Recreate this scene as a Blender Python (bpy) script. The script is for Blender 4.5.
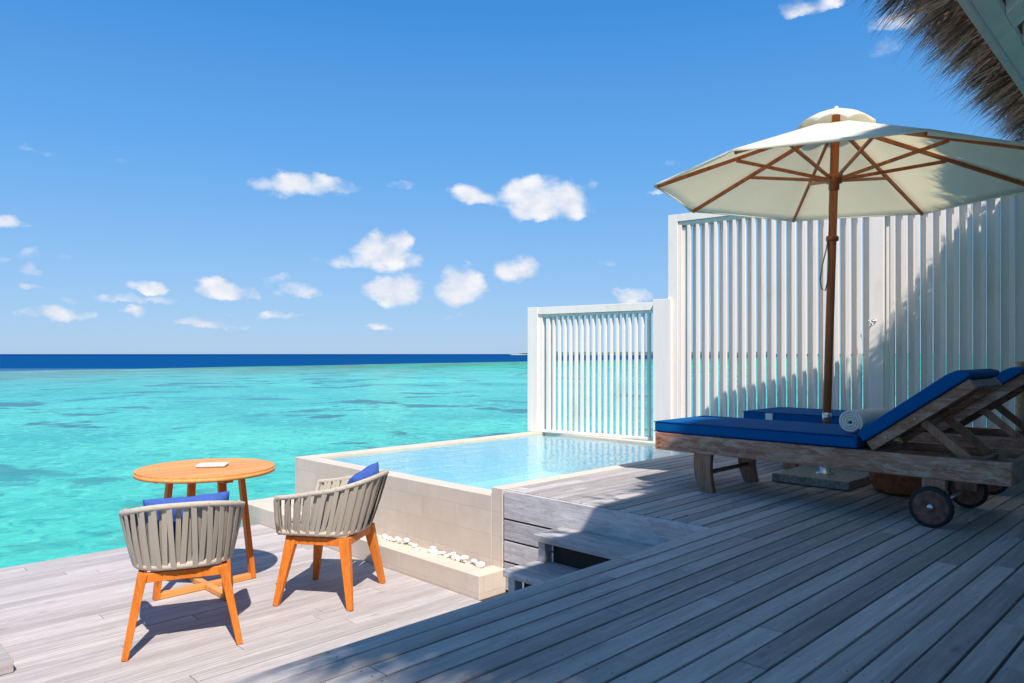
import bpy, math, random
from mathutils import Vector, Matrix, Euler
random.seed(7)
S = bpy.context.scene
for o in list(bpy.data.objects): bpy.data.objects.remove(o)
R2 = math.sqrt(2)

# ------------------------------------------------------------------ camera, sky, sun, exposure
cam = bpy.data.cameras.new('camera'); co = bpy.data.objects.new('camera', cam)
S.collection.objects.link(co); S.camera = co
CAMZ = 0.85; F = 742.0
co.location = (0, 0, CAMZ); co.rotation_euler = (math.radians(90), 0, math.radians(-45))
cam.sensor_width = 36; cam.lens = 36 * F / 1024; cam.shift_y = 12.5 / 1024
cam.clip_start = .05; cam.clip_end = 60000
SUN_EL = 53.4
sdir = Vector((-.485, -.875, 0)).normalized() * math.cos(math.radians(SUN_EL)); sdir.z = math.sin(math.radians(SUN_EL))
sl = bpy.data.lights.new('sun', 'SUN'); sl.energy = 5.0; sl.angle = math.radians(.55); sl.color = (1, .94, .86)
so = bpy.data.objects.new('sun', sl); S.collection.objects.link(so)
so.rotation_euler = sdir.to_track_quat('Z', 'Y').to_euler(); so.location = sdir * 20
S.view_settings.view_transform = 'Standard'; S.view_settings.look = 'None'
S.view_settings.exposure = 0.38; S.view_settings.gamma = 1; S.view_settings.use_curve_mapping = False

W = bpy.data.worlds.new('World'); S.world = W; W.use_nodes = True
wt = W.node_tree; wt.nodes.clear()
def N(t, kind, **kw):
    n = t.nodes.new(kind)
    for k, v in kw.items(): setattr(n, k, v)
    return n
def mathn(t, op, a, b=None, c=None, clamp=False):
    n = N(t, 'ShaderNodeMath', operation=op, use_clamp=clamp)
    for i, v in enumerate((a, b, c)):
        if v is None: continue
        if isinstance(v, (int, float)): n.inputs[i].default_value = v
        else: t.links.new(v, n.inputs[i])
    return n.outputs[0]
def mixc(t, fac, a, b, mode='MIX'):
    n = N(t, 'ShaderNodeMix', data_type='RGBA', blend_type=mode)
    n.clamp_factor = True
    for s, v in ((n.inputs[0], fac), (n.inputs[6], a), (n.inputs[7], b)):
        if isinstance(v, (int, float)): s.default_value = v
        elif isinstance(v, (tuple, list)): s.default_value = (*v[:3], 1)
        else: t.links.new(v, s)
    return n.outputs[2]
def smooth(t, v, lo, hi, a=0, b=1):
    n = N(t, 'ShaderNodeMapRange', interpolation_type='SMOOTHSTEP')
    t.links.new(v, n.inputs[0])
    for i, x in zip((1, 2, 3, 4), (lo, hi, a, b)): n.inputs[i].default_value = x
    return n.outputs[0]
def noise(t, vec, scale, detail=4, rough=.5, dist=0):
    n = N(t, 'ShaderNodeTexNoise'); n.inputs['Scale'].default_value = scale
    n.inputs['Detail'].default_value = detail; n.inputs['Roughness'].default_value = rough
    n.inputs['Distortion'].default_value = dist
    if vec is not None: t.links.new(vec, n.inputs['Vector'])
    return n.outputs[0]
def mapping(t, vec, scale=(1, 1, 1), rot=(0, 0, 0), loc=(0, 0, 0)):
    n = N(t, 'ShaderNodeMapping'); t.links.new(vec, n.inputs[0])
    n.inputs['Scale'].default_value = scale; n.inputs['Rotation'].default_value = rot; n.inputs['Location'].default_value = loc
    return n.outputs[0]

sky = N(wt, 'ShaderNodeTexSky', sky_type='NISHITA'); sky.sun_disc = False
sky.sun_elevation = math.radians(SUN_EL); sky.sun_rotation = math.atan2(sdir.x, sdir.y)
sky.air_density = 1.0; sky.dust_density = .25; sky.ozone_density = 2.2; sky.altitude = 0
tc = N(wt, 'ShaderNodeTexCoord'); gen = tc.outputs['Generated']
sep = N(wt, 'ShaderNodeSeparateXYZ'); wt.links.new(gen, sep.inputs[0])
az = mathn(wt, 'ARCTAN2', sep.outputs[0], sep.outputs[1])
el = mathn(wt, 'ARCSINE', sep.outputs[2])
# cumulus puffs: direction (azimuth, elevation) and half sizes, in degrees
CL = [(297,187,62,17,.8),(545,203,62,29,1),(482,199,44,13,.75),(388,257,38,26,1),(397,294,34,22,1),(460,291,33,29,1),(516,273,28,17,.8),
      (225,292,42,15,.9),(300,292,27,15,.8),(278,284,20,8,.5),(58,317,38,12,.75),(130,315,20,10,.8),(148,288,24,10,.7),(18,267,28,11,.75),(12,223,26,8,.55),
      (208,326,46,8,.6),(375,324,22,6,.6),(632,298,24,10,.8),(808,4,46,13,.6),(900,22,60,12,.28),(402,186,16,7,.4),(30,147,26,9,.22),(120,160,34,10,.2),
      (340,262,40,8,.25),(95,300,60,7,.3),(255,318,70,6,.35),(430,318,60,5,.35),(50,255,40,8,.2),(180,300,50,6,.3),(590,262,40,7,.22),(670,190,30,6,.25),(920,45,70,14,.22),(560,322,30,5,.4),(700,160,50,8,.12),(20,286,14,6,.5)]
# warp the direction with noise so outlines billow
nv = N(wt, 'ShaderNodeTexNoise'); nv.inputs['Scale'].default_value = 17; nv.inputs['Detail'].default_value = 9; nv.inputs['Roughness'].default_value = .64
wt.links.new(mapping(wt, gen, (1, 1, 1.5)), nv.inputs[0])
nsep = N(wt, 'ShaderNodeSeparateColor'); wt.links.new(nv.outputs['Color'], nsep.inputs[0])
azw = mathn(wt, 'MULTIPLY_ADD', mathn(wt, 'SUBTRACT', nsep.outputs[0], .5), .075, az)
elw = mathn(wt, 'MULTIPLY_ADD', mathn(wt, 'SUBTRACT', nsep.outputs[1], .5), .038, el)
dens = None
for (px, py, w, h, st) in CL:
    t_ = (px - 512) / F; v_ = (354 - py) / F
    a0 = math.radians(45) + math.atan(t_); e0 = math.atan(v_ / math.hypot(1, t_))
    aw = (w / F) / (1 + t_ * t_) * 1.0; eh = (h / F) / math.hypot(1, t_) * 1.0
    dx = mathn(wt, 'MULTIPLY', mathn(wt, 'SUBTRACT', azw, a0), 1 / aw)
    dy0 = mathn(wt, 'SUBTRACT', elw, e0)
    # flatter base than top
    dyn = mathn(wt, 'MAXIMUM', mathn(wt, 'MULTIPLY', dy0, .92 / eh), mathn(wt, 'MULTIPLY', dy0, -1.55 / eh))
    r2 = mathn(wt, 'ADD', mathn(wt, 'MULTIPLY', dx, dx), mathn(wt, 'MULTIPLY', dyn, dyn))
    d = mathn(wt, 'MULTIPLY', mathn(wt, 'SUBTRACT', 1.0, r2, clamp=True), st*1.3)
    dens = d if dens is None else mathn(wt, 'MAXIMUM', dens, d)
fn = noise(wt, mapping(wt, gen, (1, 1, 1.6)), 46, 8, .62)
vb = N(wt, 'ShaderNodeTexVoronoi', feature='SMOOTH_F1'); vb.inputs['Smoothness'].default_value = .35; vb.inputs['Scale'].default_value = 30
wrp = N(wt, 'ShaderNodeMix', data_type='VECTOR'); wrp.inputs[0].default_value = .035
wt.links.new(mapping(wt, gen, (1, 1, 1.25)), wrp.inputs[4]); wt.links.new(nv.outputs['Color'], wrp.inputs[5]); wt.links.new(wrp.outputs[1], vb.inputs['Vector'])
bil = mathn(wt, 'SUBTRACT', .42, vb.outputs['Distance'])
dens = mathn(wt, 'ADD', dens, mathn(wt, 'MULTIPLY', mathn(wt, 'MULTIPLY', bil, 1.3), smooth(wt, dens, 0, .25)))
cov = mathn(wt, 'ADD', dens, mathn(wt, 'MULTIPLY', mathn(wt, 'SUBTRACT', fn, .52), .85))
cov = mathn(wt, 'MULTIPLY', cov, smooth(wt, dens, 0, .15))
alpha = mathn(wt, 'MULTIPLY', smooth(wt, cov, .0, 1.0), .94)
# cloud tone: sunlit tops and grey undersides put into the colour with shifted noise
cloud_lit = smooth(wt, mathn(wt, 'SUBTRACT', noise(wt, mapping(wt, gen, (1, 1, 1.6)), 30, 6, .6), noise(wt, mapping(wt, gen, (1, 1, 1.6), loc=(.004, .004, .028)), 30, 6, .6)), -.20, .16)
cloud_lit = mathn(wt, 'ADD', mathn(wt, 'MULTIPLY', cloud_lit, .6), mathn(wt, 'MULTIPLY', smooth(wt, bil, -.15, .25), .4))
ccol = mixc(wt, cloud_lit, (4.5, 4.9, 5.7), (6.35, 6.3, 6.35))
hsv = N(wt, 'ShaderNodeHueSaturation'); hsv.inputs['Saturation'].default_value = 1.12; hsv.inputs['Value'].default_value = 1.0
wt.links.new(sky.outputs[0], hsv.inputs['Color'])
tint = mixc(wt, 1.0, hsv.outputs[0], (1.0, 1.0, 1.0), 'MULTIPLY')
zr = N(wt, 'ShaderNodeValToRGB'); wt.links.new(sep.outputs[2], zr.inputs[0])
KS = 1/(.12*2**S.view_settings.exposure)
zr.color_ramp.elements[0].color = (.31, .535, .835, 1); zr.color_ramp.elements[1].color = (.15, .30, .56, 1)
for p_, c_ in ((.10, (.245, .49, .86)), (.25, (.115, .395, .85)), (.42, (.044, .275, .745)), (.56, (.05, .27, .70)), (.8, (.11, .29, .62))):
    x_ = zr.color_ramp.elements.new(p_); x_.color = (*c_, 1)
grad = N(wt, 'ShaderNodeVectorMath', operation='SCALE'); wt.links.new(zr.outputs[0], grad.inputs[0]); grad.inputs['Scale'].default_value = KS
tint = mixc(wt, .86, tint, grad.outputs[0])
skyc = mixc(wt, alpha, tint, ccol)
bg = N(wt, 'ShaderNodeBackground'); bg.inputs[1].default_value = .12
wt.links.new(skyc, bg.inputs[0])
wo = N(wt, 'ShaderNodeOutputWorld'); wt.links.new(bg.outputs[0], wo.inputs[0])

# ------------------------------------------------------------------ mesh helpers
class MB:
    def __init__(s): s.v = []; s.f = []; s.tone = []; s.uv = []
    def add(s, vs, fs, tone=None):
        b = len(s.v); t = random.random() if tone is None else tone
        s.v += [tuple(v) for v in vs]; s.tone += [t] * len(vs)
        s.f += [tuple(b + i for i in f) for f in fs]; return s
    def box(s, x0, x1, y0, y1, z0, z1, tone=None, M=None):
        vs = [Vector(p) for p in ((x0,y0,z0),(x1,y0,z0),(x1,y1,z0),(x0,y1,z0),(x0,y0,z1),(x1,y0,z1),(x1,y1,z1),(x0,y1,z1))]
        if M is not None: vs = [M @ v for v in vs]
        return s.add(vs, [(0,3,2,1),(4,5,6,7),(0,1,5,4),(1,2,6,5),(2,3,7,6),(3,0,4,7)], tone)
    def beam(s, a, b, w, h, up=(0,0,1), w2=None, h2=None, tone=None, segs=1, bow=None):
        a, b = Vector(a), Vector(b); d = (b - a).normalized(); up = Vector(up)
        side = d.cross(up)
        if side.length < 1e-4: side = d.cross(Vector((1,0,0)))
        side.normalize(); u = side.cross(d).normalized()
        w2 = w if w2 is None else w2; h2 = h if h2 is None else h2
        vs = []; fs = []
        for i in range(segs + 1):
            t = i / segs; c = a.lerp(b, t)
            if bow is not None: c = c + Vector(bow) * (4 * t * (1 - t))
            ww = (w + (w2 - w) * t) / 2; hh = (h + (h2 - h) * t) / 2
            vs += [c - side*ww - u*hh, c + side*ww - u*hh, c + side*ww + u*hh, c - side*ww + u*hh]
            if i:
                p = 4*(i-1); q = 4*i
                for k in range(4): fs.append((p+k, p+(k+1)%4, q+(k+1)%4, q+k))
        fs += [(3,2,1,0), (4*segs,4*segs+1,4*segs+2,4*segs+3)]
        return s.add(vs, fs, tone)
    def tube(s, pts, r, n=10, tone=None, closed=False, r2=None):
        pts = [Vector(p) for p in pts]; vs = []; fs = []; m = len(pts); u = None
        for i, p in enumerate(pts):
            a = pts[(i-1) % m] if (closed or i > 0) else p; b = pts[(i+1) % m] if (closed or i < m-1) else p
            d = (b - a).normalized()
            if u is None:
                u = d.cross(Vector((0,0,1)))
                if u.length < .01: u = d.cross(Vector((1,0,0)))
            u = (u - d * u.dot(d)).normalized(); w = d.cross(u)
            rr = r if r2 is None else r + (r2 - r) * i / (m - 1)
            for k in range(n):
                an = 2*math.pi*k/n; vs.append(p + (u*math.cos(an) + w*math.sin(an)) * rr)
        for i in range(m if closed else m-1):
            for k in range(n):
                fs.append((i*n+k, i*n+(k+1)%n, ((i+1)%m)*n+(k+1)%n, ((i+1)%m)*n+k))
        if not closed: fs += [tuple(range(n))[::-1], tuple((m-1)*n+k for k in range(n))]
        return s.add(vs, fs, tone)
    def lathe(s, prof, n=32, M=None, tone=None, cap=True):
        vs = []; fs = []
        for (r, z) in prof:
            for k in range(n):
                a = 2*math.pi*k/n; v = Vector((r*math.cos(a), r*math.sin(a), z)); vs.append(M @ v if M is not None else v)
        for i in range(len(prof)-1):
            for k in range(n): fs.append((i*n+k, i*n+(k+1)%n, (i+1)*n+(k+1)%n, (i+1)*n+k))
        if cap: fs += [tuple(range(n))[::-1], tuple((len(prof)-1)*n+k for k in range(n))]
        return s.add(vs, fs, tone)
    def prism(s, poly, z0, z1, M=None, tone=None):
        n = len(poly); vs = [Vector((x, y, z0)) for x, y in poly] + [Vector((x, y, z1)) for x, y in poly]
        if M is not None: vs = [M @ v for v in vs]
        fs = [tuple(range(n))[::-1], tuple(range(n, 2*n))] + [(i, (i+1)%n, n+(i+1)%n, n+i) for i in range(n)]
        return s.add(vs, fs, tone)
    def build(s, name, mat, parent=None, bevel=0, smooth=False, seg=2, subsurf=0, solid=0):
        me = bpy.data.meshes.new(name); me.from_pydata(s.v, [], s.f); me.validate()
        me.materials.append(mat)
        at = me.attributes.new('tone', 'FLOAT', 'POINT'); at.data.foreach_set('value', s.tone)
        if smooth: me.polygons.foreach_set('use_smooth', [True]*len(me.polygons))
        o = bpy.data.objects.new(name, me); S.collection.objects.link(o)
        if solid:
            m = o.modifiers.new('s', 'SOLIDIFY'); m.thickness = solid; m.offset = 0
        if bevel:
            m = o.modifiers.new('b', 'BEVEL'); m.width = bevel; m.segments = seg; m.limit_method = 'ANGLE'; m.angle_limit = math.radians(35)
            me.polygons.foreach_set('use_smooth', [True]*len(me.polygons))
            try: me.set_sharp_from_angle(angle=math.radians(50))
            except Exception: pass
            m.harden_normals = True
        if subsurf:
            m = o.modifiers.new('u', 'SUBSURF'); m.levels = subsurf; m.render_levels = subsurf
        if parent is not None: o.parent = parent
        return o
def thing(name, label, cat, loc=(0,0,0), rz=0, group=None):
    o = bpy.data.objects.new(name, None); S.collection.objects.link(o); o.empty_display_size = .1
    o.location = loc; o.rotation_euler = (0, 0, rz)
    return tag(o, label, cat, group)
def tag(o, label, cat, group=None):
    o['label'] = label; o['category'] = cat
    if group: o['group'] = group
    return o
def struct(o): o['kind'] = 'structure'; return o
def copy_tree(o, parent=None):
    c = o.copy(); S.collection.objects.link(c); c.parent = parent
    for ch in list(o.children): copy_tree(ch, c)
    return c

# ------------------------------------------------------------------ materials
def mat(name):
    m = bpy.data.materials.new(name); m.use_nodes = True; t = m.node_tree
    return m, t, t.nodes['Principled BSDF']
def setc(t, sock, v):
    if isinstance(v, (tuple, list)): sock.default_value = (*v[:3], 1)
    elif isinstance(v, (int, float)): sock.default_value = v
    else: t.links.new(v, sock)
def bump(t, p, h, strength=.3, dist=.01, normal=None):
    b = N(t, 'ShaderNodeBump'); b.inputs['Strength'].default_value = strength; b.inputs['Distance'].default_value = dist
    t.links.new(h, b.inputs['Height'])
    if p is not None: t.links.new(b.outputs[0], p.inputs['Normal'])
    return b.outputs[0]
def tone_attr(t):
    a = N(t, 'ShaderNodeAttribute', attribute_name='tone'); return a.outputs['Fac']
def objco(t): return N(t, 'ShaderNodeTexCoord').outputs['Object']
def plus(t, vec, f, k):   # shift the coordinates of each plank by its own amount
    c = N(t, 'ShaderNodeCombineXYZ')
    for i in range(3): t.links.new(mathn(t, 'MULTIPLY', f, k[i]), c.inputs[i])
    a = N(t, 'ShaderNodeVectorMath', operation='ADD'); t.links.new(vec, a.inputs[0]); t.links.new(c.outputs[0], a.inputs[1])
    return a.outputs[0]

def wood(name, dark, mid, light, axis=0, grain=28, rough=.65, weather=0, wcol=(.5,.48,.45), bstr=.25, fine=90, tonevar=.35, groove=None, long=1.0):
    m, t, p = mat(name); tn = tone_attr(t)
    sc = [grain]*3; sc[axis] = 1.3*long; sf = [fine]*3; sf[axis] = 4*long
    co_ = plus(t, objco(t), tn, (17, 9, 5))
    g = noise(t, mapping(t, co_, sc), 1, 6, .6, .6); f = noise(t, mapping(t, co_, sf), 1, 4, .6)
    c = mixc(t, smooth(t, g, .3, .7), dark, mid)
    c = mixc(t, mathn(t, 'MULTIPLY', smooth(t, f, .4, .75), .55), c, light)
    # knots
    sv = [7]*3; sv[axis] = 2.2
    vo = N(t, 'ShaderNodeTexVoronoi'); t.links.new(mapping(t, co_, sv), vo.inputs[0]); vo.inputs['Scale'].default_value = 1
    kn = smooth(t, vo.outputs['Distance'], .03, .12, .55, 0)
    c = mixc(t, kn, c, tuple(x*.45 for x in dark))
    if weather:
        w = noise(t, mapping(t, co_, [5 if i == axis else 18 for i in range(3)]), 1.6, 9, .78, .4)
        c = mixc(t, mathn(t, 'MULTIPLY', smooth(t, w, .45, .62), weather), c, wcol)
    # each board its own tone
    tv = N(t, 'ShaderNodeTexWhiteNoise', noise_dimensions='1D'); t.links.new(tn, tv.inputs['W'])
    k = N(t, 'ShaderNodeMapRange'); t.links.new(tv.outputs['Value'], k.inputs[0]); k.inputs[3].default_value = 1-tonevar; k.inputs[4].default_value = 1+tonevar*.5
    vm = N(t, 'ShaderNodeVectorMath', operation='SCALE'); t.links.new(c, vm.inputs[0]); t.links.new(k.outputs[0], vm.inputs['Scale'])
    t.links.new(vm.outputs[0], p.inputs['Base Color'])
    h = mathn(t, 'ADD', mathn(t, 'MULTIPLY', g, .6), mathn(t, 'MULTIPLY', f, .5))
    if groove:
        wv = N(t, 'ShaderNodeTexWave', wave_type='BANDS', bands_direction='Y'); t.links.new(objco(t), wv.inputs[0]); wv.inputs['Scale'].default_value = groove
        wv.inputs['Distortion'].default_value = .15
        h = mathn(t, 'ADD', h, mathn(t, 'MULTIPLY', wv.outputs['Fac'], .8))
    bump(t, p, h, bstr, .004)
    p.inputs['Roughness'].default_value = rough; p.inputs['Specular IOR Level'].default_value = .3
    return m
M_deck = wood('weathered_decking', (.36,.32,.305), (.50,.455,.44), (.62,.58,.57), 0, 24, .7, .6, (.37,.33,.315), .5, 110, .40)
M_deck_low = wood('bleached_decking', (.35,.305,.295), (.49,.44,.43), (.62,.58,.57), 0, 18, .75, .6, (.42,.365,.34), .45, 80, .20, 12.0)
M_deck_y = wood('weathered_boards_cross', (.42,.385,.375), (.60,.56,.55), (.70,.665,.655), 1, 24, .7, .6, (.30,.28,.29), .5, 110, .28)
M_teak = wood('oiled_teak', (.52,.125,.012), (.68,.18,.018), (.78,.27,.045), 2, 26, .42, 0, bstr=.08, tonevar=.15, fine=120)
M_teak_top = wood('oiled_teak_slats', (.66,.235,.055), (.80,.33,.09), (.88,.45,.17), 0, 30, .5, 0, bstr=.08, tonevar=.22, fine=120)
M_lwood = wood('old_teak', (.24,.09,.05), (.42,.185,.11), (.52,.30,.19), 1, 26, .6, .5, (.66,.53,.42), .5, 110, .2, long=2)
M_lwood_x = wood('old_teak_cross', (.13,.06,.035), (.27,.13,.085), (.36,.21,.14), 0, 26, .6, .5, (.36,.28,.22), .5, 110, .2, long=2)
M_lwood_z = wood('old_teak_upright', (.22,.09,.05), (.38,.175,.105), (.48,.27,.17), 2, 26, .6, .45, (.38,.28,.21), .5, 110, .2, long=2)
M_stool = wood('reddish_wood', (.22,.06,.025), (.40,.13,.055), (.48,.19,.085), 0, 16, .4, 0, bstr=.15, fine=70)
M_pole = wood('varnished_pole', (.30,.075,.022), (.46,.13,.04), (.56,.19,.07), 2, 30, .38, 0, bstr=.08, fine=120, tonevar=.1)
M_bamboo = wood('pale_bamboo', (.40,.24,.12), (.52,.34,.18), (.6,.44,.27), 2, 20, .5, 0, bstr=.1)

def plain(name, col, rough=.5, spec=.4, nz=0, nscale=40, bs=.1, metal=0, var=.12):
    m, t, p = mat(name); c = objco(t); n1 = noise(t, c, nscale, 5, .6)
    t.links.new(mixc(t, smooth(t, n1, .3, .7), tuple(x*(1-var) for x in col), tuple(min(1, x*(1+var*.5)) for x in col)), p.inputs['Base Color'])
    p.inputs['Roughness'].default_value = rough; p.inputs['Specular IOR Level'].default_value = spec; p.inputs['Metallic'].default_value = metal
    if bs: bump(t, p, noise(t, c, nscale*4, 3), bs, .003)
    return m
def paint():
    m, t, p = mat('white_paint'); c = objco(t)
    g = noise(t, mapping(t, c, (14, 14, .9)), 1, 6, .65); d = noise(t, mapping(t, c, (3, 3, 1.2)), 1, 5, .7)
    col = mixc(t, smooth(t, g, .35, .75), (.85,.76,.70), (.78,.695,.635))
    col = mixc(t, mathn(t, 'MULTIPLY', smooth(t, d, .52, .75), .5), col, (.62,.52,.43))
    t.links.new(col, p.inputs['Base Color']); p.inputs['Roughness'].default_value = .5; p.inputs['Specular IOR Level'].default_value = .35
    bump(t, p, g, .12, .002); return m
M_paint = paint()
M_soffit = plain('pale_green_paint', (.86,.86,.82), .5, .35, nscale=6, var=.08)
M_steel = plain('brushed_steel', (.62,.62,.60), .3, .5, metal=1, bs=.03)
M_rubber = plain('black_rubber', (.012,.012,.014), .6, .4)
M_wheel = plain('worn_red_wheel', (.20,.085,.06), .65, .3, nscale=24, var=.5)
M_grey_stone = plain('speckled_granite', (.30,.31,.30), .5, .5, nscale=60, var=.5, bs=.2)
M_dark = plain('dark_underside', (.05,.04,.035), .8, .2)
M_navy = plain('navy_canvas', (.002,.10,.29), .8, .04, nscale=200, var=.12, bs=.15)
M_piping = plain('dark_navy_piping', (.004,.03,.17), .7, .25, nscale=200)
M_blue = plain('royal_blue_linen', (.050,.105,.37), .85, .2, nscale=90, var=.18, bs=.35)
M_white = plain('white_cotton', (.78,.77,.74), .9, .1, nscale=180, var=.12, bs=.6)
M_towel = plain('beige_terry', (.86,.77,.69), .95, .1, nscale=260, var=.25, bs=.9)
M_seat = plain('grey_taupe_fabric', (.33,.30,.27), .9, .15, nscale=200, bs=.3)
M_cord = plain('grey_cord', (.22,.20,.18), .8, .2)
M_plug = plain('end_grain_orange', (.55,.20,.07), .7, .2, nscale=90, var=.5)
M_pebble = plain('white_pebble', (.80,.76,.70), .6, .3, nscale=20, var=.15)
M_isle = plain('distant_trees', (.09,.15,.11), .9, .1, nscale=.02, var=.5, bs=0)
M_sand = plain('distant_sand', (.62,.60,.52), .9, .1, nscale=.02, bs=0)

def rope():
    m, t, p = mat('taupe_rope_strap'); c = objco(t)
    wv = N(t, 'ShaderNodeTexWave', wave_type='BANDS', bands_direction='Z'); t.links.new(c, wv.inputs[0]); wv.inputs['Scale'].default_value = 60; wv.inputs['Distortion'].default_value = 3
    t.links.new(mixc(t, wv.outputs['Fac'], (.40,.345,.275), (.53,.46,.375)), p.inputs['Base Color'])
    p.inputs['Roughness'].default_value = .85; p.inputs['Specular IOR Level'].default_value = .2
    bump(t, p, wv.outputs['Fac'], .35, .002); return m
M_rope = rope()

def stone_tile(name, a, b, sc=(1,1,1), bw=.6, bh=.3, mort=.004, axis='xz', mixm=.35):
    m, t, p = mat(name); c = objco(t)
    s = N(t, 'ShaderNodeSeparateXYZ'); t.links.new(c, s.inputs[0]); k = N(t, 'ShaderNodeCombineXYZ')
    g = N(t, 'ShaderNodeNewGeometry'); gs = N(t, 'ShaderNodeSeparateXYZ'); t.links.new(g.outputs['Normal'], gs.inputs[0])
    # choose plane by the face's direction
    ax = mathn(t, 'GREATER_THAN', mathn(t, 'ABSOLUTE', gs.outputs[0]), .5); azz = mathn(t, 'GREATER_THAN', mathn(t, 'ABSOLUTE', gs.outputs[2]), .5)
    u = mathn(t, 'ADD', mathn(t, 'MULTIPLY', s.outputs[1], mathn(t, 'MAXIMUM', ax, azz)), mathn(t, 'MULTIPLY', s.outputs[0], mathn(t, 'SUBTRACT', 1, mathn(t, 'MAXIMUM', ax, azz))))
    v = mathn(t, 'ADD', mathn(t, 'MULTIPLY', s.outputs[0], azz), mathn(t, 'MULTIPLY', s.outputs[2], mathn(t, 'SUBTRACT', 1, azz)))
    t.links.new(u, k.inputs[0]); t.links.new(v, k.inputs[1])
    br = N(t, 'ShaderNodeTexBrick'); t.links.new(k.outputs[0], br.inputs[0]); br.inputs['Scale'].default_value = 1
    br.inputs['Brick Width'].default_value = bw; br.inputs['Row Height'].default_value = bh; br.inputs['Mortar Size'].default_value = mort
    br.inputs['Color1'].default_value = (*a, 1); br.inputs['Color2'].default_value = (*b, 1); br.inputs['Mortar'].default_value = (*[x*.83 for x in a], 1); br.inputs['Bias'].default_value = 0
    n1 = noise(t, c, 5, 8, .7); n2 = noise(t, c, 60, 4, .6)
    col = mixc(t, mathn(t, 'MULTIPLY', smooth(t, n1, .35, .7), .5), br.outputs['Color'], tuple(x*.80 for x in b))
    col = mixc(t, mathn(t, 'MULTIPLY', n2, .3), col, tuple(min(1, x*1.15) for x in a))
    t.links.new(col, p.inputs['Base Color']); p.inputs['Roughness'].default_value = .7; p.inputs['Specular IOR Level'].default_value = .3
    bump(t, p, mathn(t, 'ADD', mathn(t, 'MULTIPLY', br.outputs['Fac'], -1), mathn(t, 'MULTIPLY', n2, .4)), .35, .004)
    return m
M_stone = stone_tile('beige_stone_tiles', (.65,.545,.45), (.60,.495,.405), bw=.36, bh=.15, mort=.0035)
M_pool = stone_tile('pool_mosaic', (.42,.63,.69), (.38,.60,.67), bw=.05, bh=.05, mort=.003)

def sea():
    m, t, p = mat('lagoon_water'); c = objco(t)
    sp = N(t, 'ShaderNodeSeparateXYZ'); t.links.new(c, sp.inputs[0])
    # D: metres out from the deck along the view, R: metres to the right (fixed world directions)
    D = mathn(t, 'MULTIPLY', mathn(t, 'ADD', sp.outputs[0], sp.outputs[1]), 1/R2)
    Rr = mathn(t, 'MULTIPLY', mathn(t, 'SUBTRACT', sp.outputs[0], sp.outputs[1]), 1/R2)
    big = noise(t, c, .018, 5, .6, .3); mid = noise(t, mapping(t, c, loc=(31, 12, 0)), .085, 6, .62, .5)
    pat = noise(t, mapping(t, c, loc=(17, 46, 0), rot=(0, 0, .6)), .17, 7, .6, .4); sm = noise(t, c, .9, 5, .6)
    col = mixc(t, smooth(t, mid, .35, .68), (.016,.365,.305), (.066,.53,.41))
    col = mixc(t, mathn(t, 'MULTIPLY', smooth(t, big, .42, .66), .75), col, (.012,.32,.31))
    # ripples: brighter and darker cells of moving water near the deck
    rp = N(t, 'ShaderNodeTexNoise', noise_dimensions='3D'); t.links.new(mapping(t, c, (1, 1, 1)), rp.inputs[0]); rp.inputs['Scale'].default_value = 1.9; rp.inputs['Detail'].default_value = 7; rp.inputs['Roughness'].default_value = .62; rp.inputs['Distortion'].default_value = 1.2
    col = mixc(t, smooth(t, rp.outputs[0], .52, .68, 0, .7), col, (.14,.62,.50))
    col = mixc(t, smooth(t, rp.outputs[0], .50, .32, 0, .7), col, (.008,.25,.25))
    # coral patches
    cp = smooth(t, mathn(t, 'ADD', pat, mathn(t, 'MULTIPLY', sm, .16)), .635, .70)
    cp = mathn(t, 'MULTIPLY', cp, smooth(t, D, 12, 26, .35, .95))
    col = mixc(t, cp, col, (.010,.135,.160))
    p2 = smooth(t, noise(t, mapping(t, c, loc=(3, 90, 0), rot=(0, 0, .3)), .33, 7, .68, .5), .54, .66)
    col = mixc(t, mathn(t, 'MULTIPLY', mathn(t, 'MULTIPLY', p2, smooth(t, big, .36, .55)), .75), col, (.012,.24,.24))
    # reef flat, brownish green, just inside the drop-off
    edge = mathn(t, 'SUBTRACT', mathn(t, 'MULTIPLY_ADD', Rr, 1.75, 290), D)          # metres inside the drop-off
    edge = mathn(t, 'ADD', edge, mathn(t, 'MULTIPLY', mathn(t, 'SUBTRACT', noise(t, mapping(t, c, (1, 1, 1)), .03, 6, .65), .5), 40))
    rf = mathn(t, 'MULTIPLY', smooth(t, edge, 190, 40), smooth(t, noise(t, c, .09, 6, .68), .38, .58, .30, 1.0))
    col = mixc(t, rf, col, (.095,.205,.170))
    deep = smooth(t, edge, 6, -8)
    col = mixc(t, deep, col, (.004,.062,.195))
    far = smooth(t, D, 300, 2500)
    col = mixc(t, mathn(t, 'MULTIPLY', deep, far), col, (.003,.044,.148))
    t.links.new(col, p.inputs['Base Color'])
    p.inputs['Roughness'].default_value = .2; t.links.new(smooth(t, D, 30, 160, .22, .0), p.inputs['Specular IOR Level']); p.inputs['IOR'].default_value = 1.33
    h = mathn(t, 'ADD', mathn(t, 'MULTIPLY', noise(t, c, 1.1, 6, .6, .8), .6), mathn(t, 'MULTIPLY', noise(t, mapping(t, c, (1, 1.6, 1), rot=(0,0,.9)), 4.5, 5, .6, .6), .25))
    bump(t, p, h, .8, .25)
    return m
M_sea = sea()

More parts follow.
